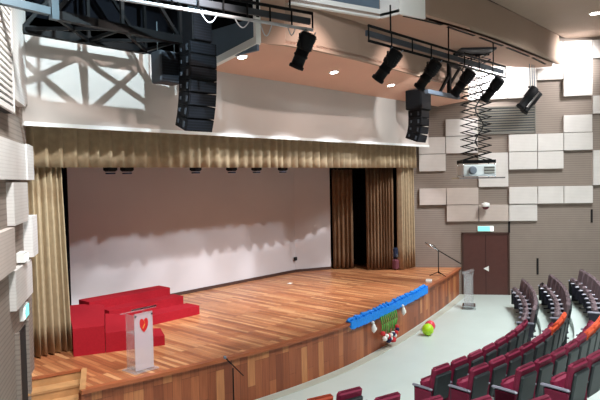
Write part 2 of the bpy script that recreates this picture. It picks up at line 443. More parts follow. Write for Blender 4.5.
# doors
d1 = wallbox(PR, wR, nR, -.74, .74, 0, 2.12, 0, .02).build('door_1', 'door'); struct(d1)
fr = wallbox(PR, wR, nR, -.80, -.74, 0, 2.18, -.02, .05); g = wallbox(PR, wR, nR, .74, .80, 0, 2.18, -.02, .05); fr.add(g.v, g.f); g = wallbox(PR, wR, nR, -.80, .80, 2.12, 2.18, -.02, .05); fr.add(g.v, g.f)
fr.build('door_frame', 'trimdark', d1)
wallbox(PR, wR, nR, -.006, .006, .02, 2.1, .0, .026).build('leaf_gap', 'slot', d1)
hp = PR+wR*.06+nR*.03
tri = MB(); a = PR+wR*.14+nR*.022
tv = [PR+wR*x+nR*d+Vector((0, 0, z)) for d in (.021, .035) for x, z in ((-.08, .92), (.1, 1.01), (.1, .82))]
tri.add(tv, [(0, 1, 2), (3, 5, 4), (0, 3, 4, 1), (1, 4, 5, 2), (2, 5, 3, 0)]); tri.build('push_sign', 'paper', d1)
d2 = wallbox(PL, wL, nL, .78, 1.55, 0, 1.92, 0, .015).build('door_2', 'slot'); struct(d2)
fr = wallbox(PL, wL, nL, .66, .78, 0, 1.98, 0, .06); g = wallbox(PL, wL, nL, 1.55, 1.62, 0, 1.98, 0, .06); fr.add(g.v, g.f); fr.build('door_frame', 'wallR', d2)

# ------------------------------------------------------------------ acoustic panels
SX = [-2.25, -1.32, -.23, .77, 1.71, 2.55, 3.48, 4.45, 5.4]
RZ = [2.57, 3.16, 3.76, 4.34, 4.95, 5.55, 6.15, 6.77, 7.35, 8.0, 8.62]
colname = ['beside the gold curtain', 'second column from the stage', 'in the column above the exit sign', 'third column right of the projector lift', 'in the column over the wall slot', 'second column from the photo edge', 'cut by the right photo edge', 'outside']
def rpanel(c0, c1, r0, r1, d, mat, label):
    g = .012
    o = wallbox(PR, wR, nR, SX[c0]+g, SX[c1]-g, RZ[r0]+g, RZ[r1]-g, 0, d).build('acoustic_panel', mat)
    tag(o, label, 'wall panel', 'raised acoustic panels on the right wall')
P2 = 'panel2'; P1 = 'panel'
spec = [
 (1, 2, 0, 1, .10, P2, 'pale pink-lit raised wall panel left of the white dome camera, lowest row above the door'),
 (2, 3, 0, 1, .10, P2, 'pale raised wall panel just above the green exit sign'),
 (3, 4, 0, 1, .10, P1, 'pale raised wall panel in the lowest panel row, rightmost one'),
 (0, 1, 1, 2, .12, P2, 'pink-lit raised panel beside the gold curtain, lower of the column'),
 (1, 2, 1, 2, .12, P2, 'pink-lit raised panel up left of the white dome camera'),
 (3, 4, 1, 2, .14, P1, 'leftmost of three white panels in a row right of the dome camera'),
 (4, 5, 1, 2, .14, P1, 'middle of three white panels in a row right of the dome camera'),
 (5, 6, 1, 2, .14, P1, 'rightmost of three white panels in a row right of the dome camera'),
 (2, 3, 2, 4, .10, P1, 'tall white panel directly behind and right of the projector'),
 (3, 4, 3, 4, .15, P1, 'lower left panel of the white block of four under the wall vent'),
 (4, 5, 3, 4, .15, P1, 'lower right panel of the white block of four under the wall vent'),
 (3, 4, 4, 5, .15, P1, 'upper left panel of the white block of four under the wall vent'),
 (4, 5, 4, 5, .15, P1, 'upper right panel of the white block of four under the wall vent'),
 (6, 7, 2, 4, .12, P1, 'tall pale panel at the right photo edge, level with the projector'),
 (0, 1, 3, 4, .10, P1, 'pale panel beside the gold valance end, left of the projector'),
 (0, 1, 4, 5, .08, P1, 'pale panel right under the hanging speakers on the right'),
 (1, 2, 4, 5, .10, P1, 'white panel behind the lowest scissor arms of the lift'),
 (1, 2, 5, 6, .12, P1, 'white panel behind the middle scissor arms, left of the vent'),
 (5, 6, 4, 5, .14, P1, 'small white panel right of the block of four, near the right edge'),
 (5, 6, 5, 6, .10, P1, 'greyish white panel right of the tall taupe recess'),
 (5, 6, 7, 8, .12, P1, 'white panel lit above the taupe square near the right edge'),
 (6, 7, 6, 7, .10, P1, 'grey white panel at the right photo edge, level with the wall vent'),
 (1, 2, 7, 9, .06, P1, 'bright white panel behind the upper end of the scissor lift'),
 (2, 3, 7, 9, .08, P1, 'bright white panel behind the hanging twin spotlight'),
 (3, 4, 7, 9, .10, P1, 'brightly lit white panel under the tip of the curved ceiling'),
 (4, 5, 8, 9, .10, P1, 'brightly lit white panel right of the curved ceiling tip, over the tall taupe recess'),
 (5, 6, 8, 10, .12, P1, 'brightly lit large white panel near the top right under the ceiling'),
 (4, 5, 9, 10, .10, P1, 'bright white panel touching the ceiling behind the bulkhead end'),
 (6, 7, 9, 10, .10, P1, 'white panel at the top right photo corner under the ceiling'),
]
for a in spec: rpanel(*a)
for s_, z0, z1, lb in ((.79, 2.15, 2.56, 'a'), (1.72, .72, 1.28, 'b'), (3.47, 2.5, 2.95, 'c')):
    o = wallbox(PR, wR, nR, s_-.03, s_+.03, z0, z1, 0, .03).build('trim_11' if lb == 'a' else ('trim_12' if lb == 'b' else 'trim_13'), 'slot'); struct(o)
def lpanel(s0, s1, z0, z1, d, mat, label):
    g = .01
    o = wallbox(PL, wL, nL, s0+g, s1-g, z0+g, z1-g, 0, d).build('acoustic_panel', mat)
    tag(o, label, 'wall panel', 'raised acoustic panels on the left wall')
lpanel(.62, 1.85, 3.58, 4.22, .10, P1, 'white raised panel on the left wall at mid height, between curtain and photo edge')
lpanel(.02, .58, 2.97, 3.66, .14, P1, 'narrow white panel on the left wall next to the gold curtain')
lpanel(1.87, 3.0, 2.97, 3.58, .10, P2, 'grey lilac panel cut by the left photo edge at mid height')
lpanel(.4, 1.9, 2.36, 2.95, .09, P1, 'lilac white panel on the left wall above the lower exit light')
lpanel(.02, .70, 4.24, 4.84, .12, P1, 'white panel on the left wall beside the valance end')
lpanel(.72, 2.9, 4.24, 4.82, .10, P1, 'wide white panel on the left wall below the slatted vent')
lpanel(.02, .60, 5.5, 8.2, .08, P1, 'tall white strip panel at the left wall corner beside the truss')
lpanel(.62, 1.68, 5.42, 8.6, .12, P1, 'tall white panel right of the slatted vent on the left wall')
lpanel(1.72, 2.9, 6.75, 8.6, .12, P2, 'pale brown panel above the slatted vent on the left wall')

def vent(P, w, n, s0, s1, z0, z1, d, label, bk='slot', bl='projector'):
    e = empty('wall_vent', P+w*((s0+s1)/2)+n*d+Vector((0, 0, z0))); tag(e, label, 'vent')
    org = e.location
    def loc(mb): mb.v = [(x-org.x, y-org.y, z-org.z) for x, y, z in mb.v]; return mb
    loc(wallbox(P, w, n, s0, s1, z0, z1, 0, d)).build('backing', bk, e)
    k = 0; z = z0+.04; mb = MB()
    while z < z1-.03:
        g = wallbox(P, w, n, s0+.03, s1-.03, z, z+.045, d, d+.03).v and wallbox(P, w, n, s0+.03, s1-.03, z, z+.045, d, d+.03); mb.add(g.v, g.f); z += .085
    mb = loc(mb); tag(mb.build('blades', bl, e), kind='stuff')
    mb = MB()
    for q in ((s0, s0+.03, z0, z1), (s1-.03, s1, z0, z1), (s0, s1, z0, z0+.03), (s0, s1, z1-.03, z1)):
        g = wallbox(P, w, n, *q, d, d+.04); mb.add(g.v, g.f)
    loc(mb).build('frame', bl, e)
vent(PR, wR, nR, -.2, 1.68, 5.58, 6.52, .03, 'wide grey slatted air vent on the right wall behind the scissor lift', 'greycab', 'ventgrey')
vent(PL, wL, nL, 1.72, 2.9, 5.2, 6.7, .10, 'black and white slatted air vent at the left photo edge', 'slot', 'panel')

# exit signs
def exit_sign(P, w, n, s, z, W, Hh, label, d0=.03):
    e = empty('exit_sign', P+w*s+n*d0+Vector((0, 0, z))); tag(e, label, 'exit sign', 'lit exit signs')
    org = e.location
    def loc(mb): mb.v = [(x-org.x, y-org.y, z_-org.z) for x, y, z_ in mb.v]; return mb
    loc(wallbox(P, w, n, s-W/2-.02, s+W/2+.02, z-.02, z+Hh+.02, -0.0, .06)).build('housing', 'paper', e)
    loc(wallbox(P, w, n, s-W/2, s+W*.3, z, z+Hh, .06, .072)).build('green_panel', 'exit', e)
    loc(wallbox(P, w, n, s+W*.3, s+W/2, z, z+Hh, .06, .072)).build('white_panel', 'exitw', e)
    # small pictogram strokes on the white end
    g = MB(); q = wallbox(P, w, n, s+W*.36, s+W*.39, z+Hh*.2, z+Hh*.8, .072, .076); g.add(q.v, q.f)
    q = wallbox(P, w, n, s+W*.36, s+W*.45, z+Hh*.45, z+Hh*.55, .072, .076); g.add(q.v, q.f)
    loc(g).build('pictogram', 'green', e)
exit_sign(PR, wR, nR, 0.0, 2.24, .50, .15, 'small lit green exit sign above the dark double door')
exit_sign(PL, wL, nL, .95, 2.08, .40, .18, 'lit exit sign box on the left wall over the dark doorway', .03)
em = empty('emergency_light', PL+wL*1.0+Vector((0, 0, 2.98)), label='small white emergency light box high on the left wall beside the curtain', cat='emergency light')
q = wallbox(PL, wL, nL, .95, 1.25, 2.98, 3.13, 0, .12); q.v = [(x-em.location.x, y-em.location.y, z-em.location.z) for x, y, z in q.v]; q.build('housing', 'paper', em)
q = wallbox(PL, wL, nL, .97, 1.23, 3.0, 3.1, .12, .13); q.v = [(x-em.location.x, y-em.location.y, z-em.location.z) for x, y, z in q.v]; q.build('diffuser', 'exitw', em)
# dome camera
dc = empty('dome_camera', PR+wR*(-.04)+nR*.1+Vector((0, 0, 3.1)), label='white dome security camera on a bracket above the exit sign', cat='security camera')
MB().bar((0, 0, .12), tuple(nR*.22+Vector((0, 0, .12))), .05, .05).build('bracket', 'paper', dc)
MB().lathe([(.03, .14), (.13, .12), (.15, .02), (.13, 0)], nR*.24, 20).build('housing', 'paper', dc)
MB().lathe([(.11, .0), (.10, -.05), (.06, -.09), (0.001, -.1)], nR*.24, 20).build('dome', 'cloth_pink', dc)

# ------------------------------------------------------------------ stage
st = empty('stage', (10.5, 9, 0), label='curved wooden stage platform with planked front and polished board deck', cat='stage')
inv = -Vector((10.5, 9, 0))
N1 = Vector((4.84, 9.54, 0)); N2 = Vector((4.30, 8.53, 0)); N3 = Vector((4.02, 9.78, 0))      # notch with steps at the left
def edge_y(x):
    for a, b in zip(edge[:-1], edge[1:]):
        if a[0] <= x <= b[0]: return a[1]+(b[1]-a[1])*(x-a[0])/(b[0]-a[0])
    return 9
e2 = [(N2.x, N2.y)]+[p for p in edge if p[0] > 4.5]
wp = lambda s_: (PR+wR*s_)
deck_poly = e2+[(wp(-2.3).x, wp(-2.3).y), (18.6, 14.2), (3.2, 14.2), (3.2, 10.3), (3.9, N3.y), (N3.x, N3.y), (N1.x, N1.y)]
mb = MB().prism(deck_poly, SH-.05, SH)
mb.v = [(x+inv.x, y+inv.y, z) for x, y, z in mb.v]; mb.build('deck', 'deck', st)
# vertical boards of the curved front
ff = offset(e2, -.05); mb = MB(); acc = 0; vs = []; uv = {}
for i, p in enumerate(ff):
    if i: acc += math.hypot(p[0]-ff[i-1][0], p[1]-ff[i-1][1])
    vs += [(p[0]+inv.x, p[1]+inv.y, 0), (p[0]+inv.x, p[1]+inv.y, SH-.05)]; uv[2*i] = (acc, 0); uv[2*i+1] = (acc, SH)
nb = len(vs)
vs += [(x, y+.06, z) for x, y, z in vs]
fs = []
for i in range(len(ff)-1):
    fs.append((2*i, 2*i+2, 2*i+3, 2*i+1)); fs.append((nb+2*i, nb+2*i+1, nb+2*i+3, nb+2*i+2))
mb.add(vs, fs); mb.uv = uv
for i in range(nb): mb.uv[nb+i] = uv[i]
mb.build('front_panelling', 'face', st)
ns = strip(e2, -.10, .025, SH-.055, SH+.006); ns.v = [(x+inv.x, y+inv.y, z) for x, y, z in ns.v]; ns.build('edge_nosing', 'nosing', st)
# notch side wall, its nosing and the steps down along the left wall
nd = (N2-N1).normalized()
MB().bar(tuple(N1+inv+Vector((.03, -.01, (SH-.05)/2))), tuple(N2+inv+Vector((.03, .01, (SH-.05)/2))), .05, SH-.05).build('side_panel', 'nosing', st)
MB().bar(tuple(N1+inv+Vector((.04, 0, SH+.002))), tuple(N2+inv+Vector((.04, .03, SH+.002))), .09, .014).build('side_nosing', 'tread', st)
MB().bar(tuple(N3+inv+Vector((0, 0, SH-.01))), tuple(N1+inv+Vector((0, 0, SH-.01))), .05, .045).build('edge_nosing', 'nosing', st)
for k in range(5):
    zt = SH-.165*(k+1); a = N1+nd*(.27*k)+Vector((-.01, 0, 0)); b = N3+nd*(.27*k)
    if zt < .05: break
    c = b+nd*.29; d = a+nd*.29
    MB().prism([(q+inv).xy[:] for q in (b, c, d, a)], zt-.04, zt).build('step_tread', 'tread', st)
    MB().bar(tuple((b+inv)+Vector((0, 0, zt+.062))), tuple((a+inv)+Vector((0, 0, zt+.062))), .02, .12).build('step_riser', 'tread', st)

# red carpeted risers
u = Vector((.916, -.40, 0)); v = Vector((.40, .916, 0)); A = Vector((5.14, 10.30, SH))
rl = empty('carpeted_riser', A, label='red carpeted three step riser end beside the left gold curtain', cat='riser')
def uvpoly(pts): return [((u*a+v*b).x, (u*a+v*b).y) for a, b in pts]
MB().prism(uvpoly([(-.06, 0), (.50, -.02), (.70, 1.95), (.35, 2.3), (-.05, 2.3)]), 0, .52).build('top_step', 'red', rl)
MB().prism(uvpoly([(.51, -.02), (1.06, -.03), (1.30, 1.0), (1.1, 1.45), (.69, 1.72)]), 0, .375).build('middle_step', 'red', rl)
MB().prism(uvpoly([(1.07, -.03), (1.62, -.04), (1.66, .6), (1.13, .75)]), 0, .19).build('low_step', 'red', rl)
rb = empty('carpeted_riser', (7.2, 12.2, SH), label='red carpeted three step riser along the white back wall', cat='riser')
MB().box((.225, .12, .29), (2.15, .48, .58)).build('top_step', 'red', rb)
MB().box((.40, -.32, .20), (2.0, .40, .40)).build('middle_step', 'red', rb)
MB().prism([(-.30, -1.02), (1.5, -1.02), (1.5, -.525), (-.5, -.525)], 0, .21).build('low_step', 'red', rb)

# ------------------------------------------------------------------ curtains
def pleats(p0, p1, z0, z1, folds, amp, seed=0, nz=8, t=.03, flare=0., gather=None, scallop=0):
    rnd = random.Random(seed)
    p0 = Vector((*p0, 0)); p1 = Vector((*p1, 0)); d = (p1-p0); Ln = d.length; d.normalize(); nn = Vector((d.y, -d.x, 0))
    N = folds*8; ph = []; acc = 0
    w = [1+.45*(rnd.random()-.5) for _ in range(folds)]
    tot = sum(w); ks = []
    am = [amp*(.7+.6*rnd.random()) for _ in range(folds)]
    for i in range(folds):
        for k in range(8): ks.append(((acc+w[i]*k/8)/tot, k/8*2*PI, am[i]))
        acc += w[i]
    ks.append((1, 0, am[-1]))
    mb = MB(); vs = []
    n = len(ks)
    for side in (0, 1):
        for zi in range(nz+1):
            z = z0+(z1-z0)*zi/nz; hz = 1-zi/nz
            for (s_, a, m_) in ks:
                sc = 1+flare*hz
                off = -math.cos(a)*m_*(.75+.35*hz)+.25*m_*math.sin(2*a+s_*9)
                q = p0+d*(Ln*s_*sc)+nn*(off-side*t)
                zz = z-(scallop*(.5+.5*math.cos(a)) if zi == 0 else 0)
                vs.append((q.x, q.y, zz))
    fs = []
    for side in (0, 1):
        o = side*n*(nz+1)
        for zi in range(nz):
            for i in range(n-1):
                a = o+zi*n+i; f = (a, a+1, a+n+1, a+n); fs.append(f if side == 0 else f[::-1])
    o = n*(nz+1)
    for i in range(n-1):
        fs.append((i, o+i, o+i+1, i+1)); a = nz*n+i; fs.append((a, a+1, o+a+1, o+a))
    for zi in range(nz):
        a = zi*n; fs.append((a, a+n, o+a+n, o+a)); a += n-1; fs.append((a, o+a, o+a+n, a+n))
    return mb.add(vs, fs, True)
tag(pleats((4.15, 10.56), (17.9, 10.56), 4.48, 5.5, 50, .06, 3, 4).build('curtain_valance', 'gold'), 'long pleated gold valance hanging across the top of the stage opening', 'curtain')
tag(pleats((4.35, 10.82), (5.17, 10.76), SH+.03, 5.5, 8, .085, 5, 8, flare=.14).build('stage_curtain', 'gold'), 'gold pleated front curtain hanging at the left side of the stage', 'curtain')
tag(pleats((17.16, 10.84), (17.88, 10.72), SH+.03, 5.5, 6, .075, 8, 6, flare=.02).build('stage_curtain', 'gold'), 'narrow gold pleated front curtain at the right side of the stage', 'curtain')
tag(pleats((16.0, 12.88), (16.44, 12.30), SH+.04, 4.5, 5, .06, 11, 6).build('wing_curtain', 'brown'), 'brown pleated wing curtain beside the white back wall', 'curtain')
tag(pleats((16.48, 11.75), (17.12, 11.05), SH+.04, 4.5, 9, .06, 13, 6).build('wing_curtain', 'brown'), 'brown pleated wing curtain nearer the gold curtain on the right', 'curtain')
tag(MB().bar((15.98, 12.95, 4.52), (17.3, 10.85, 4.52), .05, .10).build('curtain_track', 'black'), 'black curtain track above the brown wing curtains on the right', 'curtain track')
tag(pleats((17.25, 12.9), (17.95, 11.2), SH+.04, 5.2, 14, .05, 17, 2).build('wing_curtain', 'void'), 'black drape hanging behind the brown wing curtains', 'curtain')
tag(pleats((5.0, 12.75), (6.40, 12.98), SH+.04, 5.2, 9, .04, 19, 2).build('wing_curtain', 'void'), 'black drape behind the left gold curtain at the end of the white wall', 'curtain')
# bundle in the curtain gap
bd = empty('prop_bundle', (17.12, 11.0, SH), label='blue and pink costume bundle standing in the dark gap between the right curtains', cat='bundle')
MB().rbox((0, 0, .19), (.20, .22, .38), .05).build('lower_bag', 'cloth_pink', bd)
MB().rbox((.02, .02, .58), (.17, .20, .40), .06).build('upper_bag', 'cloth_blue', bd)
MB().rbox((-.05, -.10, .50), (.07, .03, .12), .01).build('pale_tag', 'steel', bd)

# small stage lamps behind the valance
sp0 = empty('border_light', (6.2, 10.75, 4.46), label='black border stage lamp peeking below the gold valance, leftmost pair', cat='stage light', group='border lights under the valance')
MB().rbox((0, 0, 0.02), (.24, .2, .16), .03).build('housing', 'black', sp0)
MB().box((0, 0, .3), (.03, .03, .4)).build('hanger', 'black', sp0)
MB().lathe([(.10, 0), (.10, -.03), (.001, -.03)], (0, 0, -.08), 14).build('lens', 'lens', sp0)
for x, lb in ((6.58, 'second from the left'), (8.36, 'third from the left'), (9.46, 'fourth from the left, mid stage'), (10.30, 'fifth from the left, mid stage'), (11.27, 'rightmost of the row')):
    c = copy_tree(sp0); c.location = (x, 10.75, 4.46); c['label'] = 'black border stage lamp peeking below the gold valance, '+lb
tag(MB().box((14.69, YB-.01, 1.42), (.12, .05, .12)).build('wall_socket', 'slot'), 'small black socket low on the white stage back wall', 'socket')
tag(MB().box((0, 0, 0), (.16, .10, .01), rz=.3).build('paper_scrap', 'paper', loc=(13.0, 12.2, SH+.006)), 'small white paper scrap lying on the middle of the stage', 'paper')
tag(MB().box((0, 0, 0), (.3, .18, .05), rz=.5).build('folded_paper', 'paper', loc=(15.75, 8.93, SH+.026)), 'white folded paper on the stage edge near the boom stand', 'paper')

# ------------------------------------------------------------------ lecterns
def lectern(loc, rz, label, logo):
    e = empty('lectern', loc, rz, label=label, cat='lectern')
    MB().rbox((0, 0, .02), (.62, .46, .04), .02).build('base', 'clear', e)
    MB().box((0, -.14, .60), (.44, .02, 1.10)).build('front_panel', 'frost' if logo else 'clear2', e)
    for sx in (-1, 1): MB().box((sx*.21, .02, .58), (.015, .28, 1.06)).build('side_panel', 'clear', e)
    T = Matrix.Rotation(math.radians(-18), 3, 'X')
    MB().box((0, .02, 1.17), (.60, .42, .02), mat=Matrix.Rotation(math.radians(-16), 3, 'X')).build('top_plate', 'clear', e)
    MB().bar((-.3, -.18, 1.245), (.3, -.18, 1.245), .02, .025).build('edge_lip', 'chrome', e)
    MB().box((0, .05, .75), (.40, .22, .012)).build('shelf', 'clear', e)
    for sx in (-1, 1):
        MB().tube((sx*.2, -.16, 1.1), (sx*.2, -.14, 1.1), .022).build('fixing_stud', 'chrome', e)
    if logo:
        # shield emblem
        pts = []
        for x_, z_ in [(0, -.13), (.05, -.09), (.085, -.03), (.095, .04), (.08, .09), (.045, .105), (.012, .085), (0, .06), (-.012, .085), (-.045, .105), (-.08, .09), (-.095, .04), (-.085, -.03), (-.05, -.09)]:
            pts.append((x_*1.1, z_*1.05))
        mb = MB(); n = len(pts)
        vs = [(x, -.152, .92+z*1.1) for x, z in pts]+[(x, -.156, .92+z*1.1) for x, z in pts]
        mb.add(vs, [tuple(range(n)), tuple(range(2*n-1, n-1, -1))]+[(i, n+i, n+(i+1) % n, (i+1) % n) for i in range(n)])
        lg = mb.build('emblem', 'logo', e)
        mb = MB(); mb.bar((-.03, -.158, .85), (.02, -.158, .93), .004, .025); mb.bar((.02, -.158, .93), (.0, -.158, 1.0), .004, .02)
        mb.build('flame_stroke', 'logo2', lg)
    return e
l1 = lectern((5.46, 8.68, SH), math.radians(0), 'clear acrylic lectern with red emblem standing on the stage left', True)
l1.scale = (.80, .90, .88)
l2 = lectern((16.93, 8.2, 0), math.radians(25), 'clear acrylic lectern without emblem on the floor by the right stage end', False)
l2.scale = (.72, .9, 1.0)
MB().rbox((0, 0, .11), (.60, .44, .05), .02).build('chrome_foot', 'chrome', l2)

# ------------------------------------------------------------------ mic stands
def mic(parent, a, b, L=.18):
    a = Vector(a); d = (Vector(b)-a).normalized()
    MB().tube(a, a-d*.14, .014, 8, .011).build('microphone_body', 'black', parent)
    MB().lathe([(.012, -.0), (.025, .015), (.028, .04), (.02, .06), (.001, .066)], a, 12, axis=d).build('microphone_head', 'greypipe', parent)
ms = empty('microphone_stand', (6.66, 7.66, 0), label='black microphone stand on the floor against the stage front', cat='microphone stand')
MB().lathe([(.14, 0), (.14, .015), (.03, .035), (.012, .05)], (0, 0, 0), 20).build('base', 'black', ms)
MB().tube((0, 0, .04), (0, 0, .88), .012).build('pole', 'black', ms)
MB().tube((.16, -.09, .72), (-.1, .06, 1.06), .010).build('boom', 'black', ms)
mic(ms, (-.1, .06, 1.06), (-.16, .09, 1.14))
bs = empty('boom_stand', (16.85, 9.2, SH), label='tall boom microphone stand with a long arm at the right stage end', cat='microphone stand')
for k in range(3):
    t = k*2*PI/3+.3
    MB().tube((0, 0, .13), (.30*math.cos(t), .30*math.sin(t), .012), .013).build('leg', 'black', bs)
MB().tube((0, 0, .08), (0, 0, .80), .016).build('pole', 'black', bs)
bdv = Vector((.60, -.80, 0))    # towards the lower right end
MB().tube(Vector((0, 0, .80))-bdv*.42+Vector((0, 0, .28)), Vector((0, 0, .80))+bdv*.72+Vector((0, 0, -.42)), .016).build('boom', 'black', bs)
MB().tube(Vector((0, 0, .80))-bdv*.40+Vector((0, 0, .27)), Vector((0, 0, .80))-bdv*.02+Vector((0, 0, .03)), .04).build('silver_grip', 'chrome', bs)
MB().path([Vector((0, 0, .8)), Vector((-.10, .1, 1.0)), Vector((-.22, .1, 1.02)), Vector((-.3, .12, .96))], .008).build('cable_loop', 'black', bs)

# ------------------------------------------------------------------ stage-front decoration
eg = [p for p in edge if 10.1 <= p[0] <= 14.9]
gm = MB(); rnd = random.Random(4)
gs = spline(eg, 6); go = offset(gs, .05); gi = offset(gs, -.10)
for i in range(len(gs)-1):
    a, b = go[i], go[i+1]; c, d = gi[i], gi[i+1]
    hz = .13+.03*rnd.random(); zt = SH+.03+.05*rnd.random()
    vs = [(*a, SH-hz), (*b, SH-hz+.01), (*b, zt), (*a, zt), (*c, SH+.012), (*d, SH+.012), (*c, zt), (*d, zt)]
    gm.add(vs, [(0, 1, 2, 3), (3, 2, 7, 6), (4, 6, 7, 5), (0, 3, 6, 4), (1, 5, 7, 2), (0, 4, 5, 1)])
    if i % 2 == 0:
        m_ = ((a[0]+c[0])/2, (a[1]+c[1])/2)
        gm.lathe([(.05, 0), (.045, .05), (.001, .075)], (m_[0], m_[1], zt-.01), 6)
tag(gm.build('paper_garland', 'blue'), 'bright blue paper fringe garland draped along the stage edge', 'garland')
def epos(x, d): 
    i = min(range(len(edge)), key=lambda j: abs(edge[j][0]-x)); a, b = edge[max(0, i-1)], edge[min(len(edge)-1, i+1)]
    t = Vector((b[0]-a[0], b[1]-a[1])).normalized(); return Vector((x+t.y*d, edge_y(x)-t.x*d, 0))
for x, zb, lb in ((11.15, .58, 'white paper bird hanging on the stage front, left of the green strips'), (12.85, .64, 'white paper bird hanging on the stage front, right of the green strips')):
    p = epos(x, .07); e = empty('paper_bird', (p.x, p.y, zb), .12, label=lb, cat='paper decoration')
    MB().lathe([(.001, -.16), (.06, -.10), (.075, 0), (.05, .08), (.02, .13), (.001, .14)], (0, 0, 0.08), 10).build('body', 'paper', e)
    MB().lathe([(.001, -.05), (.045, -.02), (.045, .03), (.001, .06)], (-.05, 0, .24), 10).build('head', 'paper', e)
    MB().prism([(.02, -.01), (.16, -.02), (.14, .02), (.02, .01)], -.02, .06).build('wing', 'paper', e)
    e.scale = (.8, .8, .8)
pg = epos(11.9, .08); fd = empty('green_strip_decoration', (pg.x, pg.y, 0), .14, label='hanging green paper stalks ending in red, white and navy felt flowers', cat='paper decoration')
for i in range(9):
    x = -.42+i*.105; zb = .36+.06*((i*7) % 3)-.05*(1-abs(i-4)/4)
    MB().path([(x, 0, .84), (x+.02, -.03, .64), (x*.9, -.02, zb)], .016, 5).build('stalk', 'green', fd)
cols_ = ['redfelt', 'paper', 'navy', 'redfelt', 'navy', 'paper', 'redfelt', 'navy', 'paper', 'redfelt', 'navy', 'redfelt']
for i, c in enumerate(cols_):
    x = -.40+.07*i+.03*math.sin(i*5); z = .38-.16*math.sin(PI*i/11)+.05*math.cos(i*4)
    MB().lathe([(.001, -.06), (.05, -.04), (.065, 0), (.05, .045), (.001, .06)], (x, -.04-.03*(i % 2), z), 9).build('felt_flower', c, fd)
for i in range(9):
    MB().lathe([(.001, -.05), (.045, -.03), (.055, 0), (.04, .04), (.001, .05)], (-.30+.075*i, -.10, .36-.10*math.sin(PI*i/8)+.06*math.sin(i*2.7)), 8).build('felt_flower', ('paper', 'redfelt', 'navy')[i % 3], fd)
MB().lathe([(.001, -.07), (.09, -.05), (.1, 0), (.06, .06), (.001, .07)], (.08, -.06, .18), 10).build('felt_flower', 'redfelt', fd)
def ball(loc, r, m, label):
    prof = [(max(.001, r*math.sin(t)), -r*math.cos(t)) for t in [PI*i/12 for i in range(13)]]
    e = empty('ball', loc, label=label, cat='ball')
    MB().lathe(prof, (0, 0, r), 24).build('shell', m, e)
    MB().tube((0, 0, 2*r-.004), (0, 0, 2*r+.02), .012).build('valve', m, e)
ball((13.42, 7.66, 0), .155, 'lime', 'lime green ball on the floor against the stage front')
ball((13.86, 7.84, 0), .14, 'pinkball', 'rose red ball just behind the lime green ball')

# ------------------------------------------------------------------ line arrays
def array(name_loc, rz, n, label, top, topsize, w=.60, d=.42, h=.225):
    e = empty('line_array_speaker', name_loc, rz, label=label, cat='loudspeaker', group='hanging line array loudspeakers')
    z = 0; y = 0
    MB().rbox((0, 0, -topsize[2]/2), topsize, .02).build('top_cabinet', 'blackm', e)
    MB().box((0, -topsize[1]/2-.008, -topsize[2]/2), (topsize[0]*.92, .016, topsize[2]*.9)).build('top_grille', 'grille', e)
    fr = MB(); fr.bar((-.16, 0, .06), (.16, 0, .06), .04, .03); fr.bar((-.16, -.1, .03), (-.16, .1, .03), .03, .03); fr.bar((.16, -.1, .03), (.16, .1, .03), .03, .03)
    fr.tube((0, 0, .06), (0, 0, .5), .012); fr.build('rigging_frame', 'steel', e)
    z = -topsize[2]-.01
    tilt = 0
    for i in range(n):
        tilt = math.radians(-1+ (i/(n-1))**1.6*20)
        R = Matrix.Rotation(tilt, 3, 'X')
        c = Vector((0, y, z))+R @ Vector((0, 0, -h/2))
        # wedge cabinet: front taller than the back
        hx = w/2; f0, b0 = h/2-.001, h/2-.008
        vs = [R @ Vector(p)+c for p in [(-hx, -d/2, -f0), (hx, -d/2, -f0), (hx*.86, d/2, -b0), (-hx*.86, d/2, -b0), (-hx, -d/2, f0), (hx, -d/2, f0), (hx*.86, d/2, b0), (-hx*.86, d/2, b0)]]
        cb = MB().add(vs, [(0, 3, 2, 1), (4, 5, 6, 7), (0, 1, 5, 4), (1, 2, 6, 5), (2, 3, 7, 6), (3, 0, 4, 7)]).build('cabinet', 'blackm', e)
        MB().box(c+R @ Vector((0, -d/2-.008, 0)), (w*.92, .014, h*.86), mat=R).build('grille', 'grille', cb)
        for sx in (-1, 1):
            MB().box(c+R @ Vector((sx*(hx+.004), -d*.32, 0)), (.012, .05, h*.5), mat=R).build('rigging_link', 'greycab', cb)
            MB().box(c+R @ Vector((sx*hx*.93, d*.25, 0)), (.03, .04, h*.3), mat=R).build('rigging_link', 'greycab', cb)
        q = R @ Vector((0, 0, -h)); z += q.z; y += q.y+.0
    return e
array((6.86, 8.70, 7.33), math.radians(-4), 7, 'tall black curved line array speaker hanging left of the stage opening', 0, (.42, .42, .60))
ra = array((15.45, 9.05, 6.74), math.radians(6), 4, 'shorter black line array hanging at the right of the stage opening', 0, (.72, .5, .58))
sb = empty('subwoofer_cabinet', (6.50, 9.15, 6.58), math.radians(-4), label='dark grey speaker cabinet hung just left of the tall line array', cat='loudspeaker')
MB().rbox((0, 0, -.28), (.46, .35, .58), .02).build('cabinet', 'greycab', sb)
MB().box((0, -.18, -.28), (.40, .012, .50)).build('grille', 'grille', sb)
for a in (-.18, .18): MB().tube((a, 0, 0), (a, 0, .55), .01).build('hanging_rod', 'steel', sb)

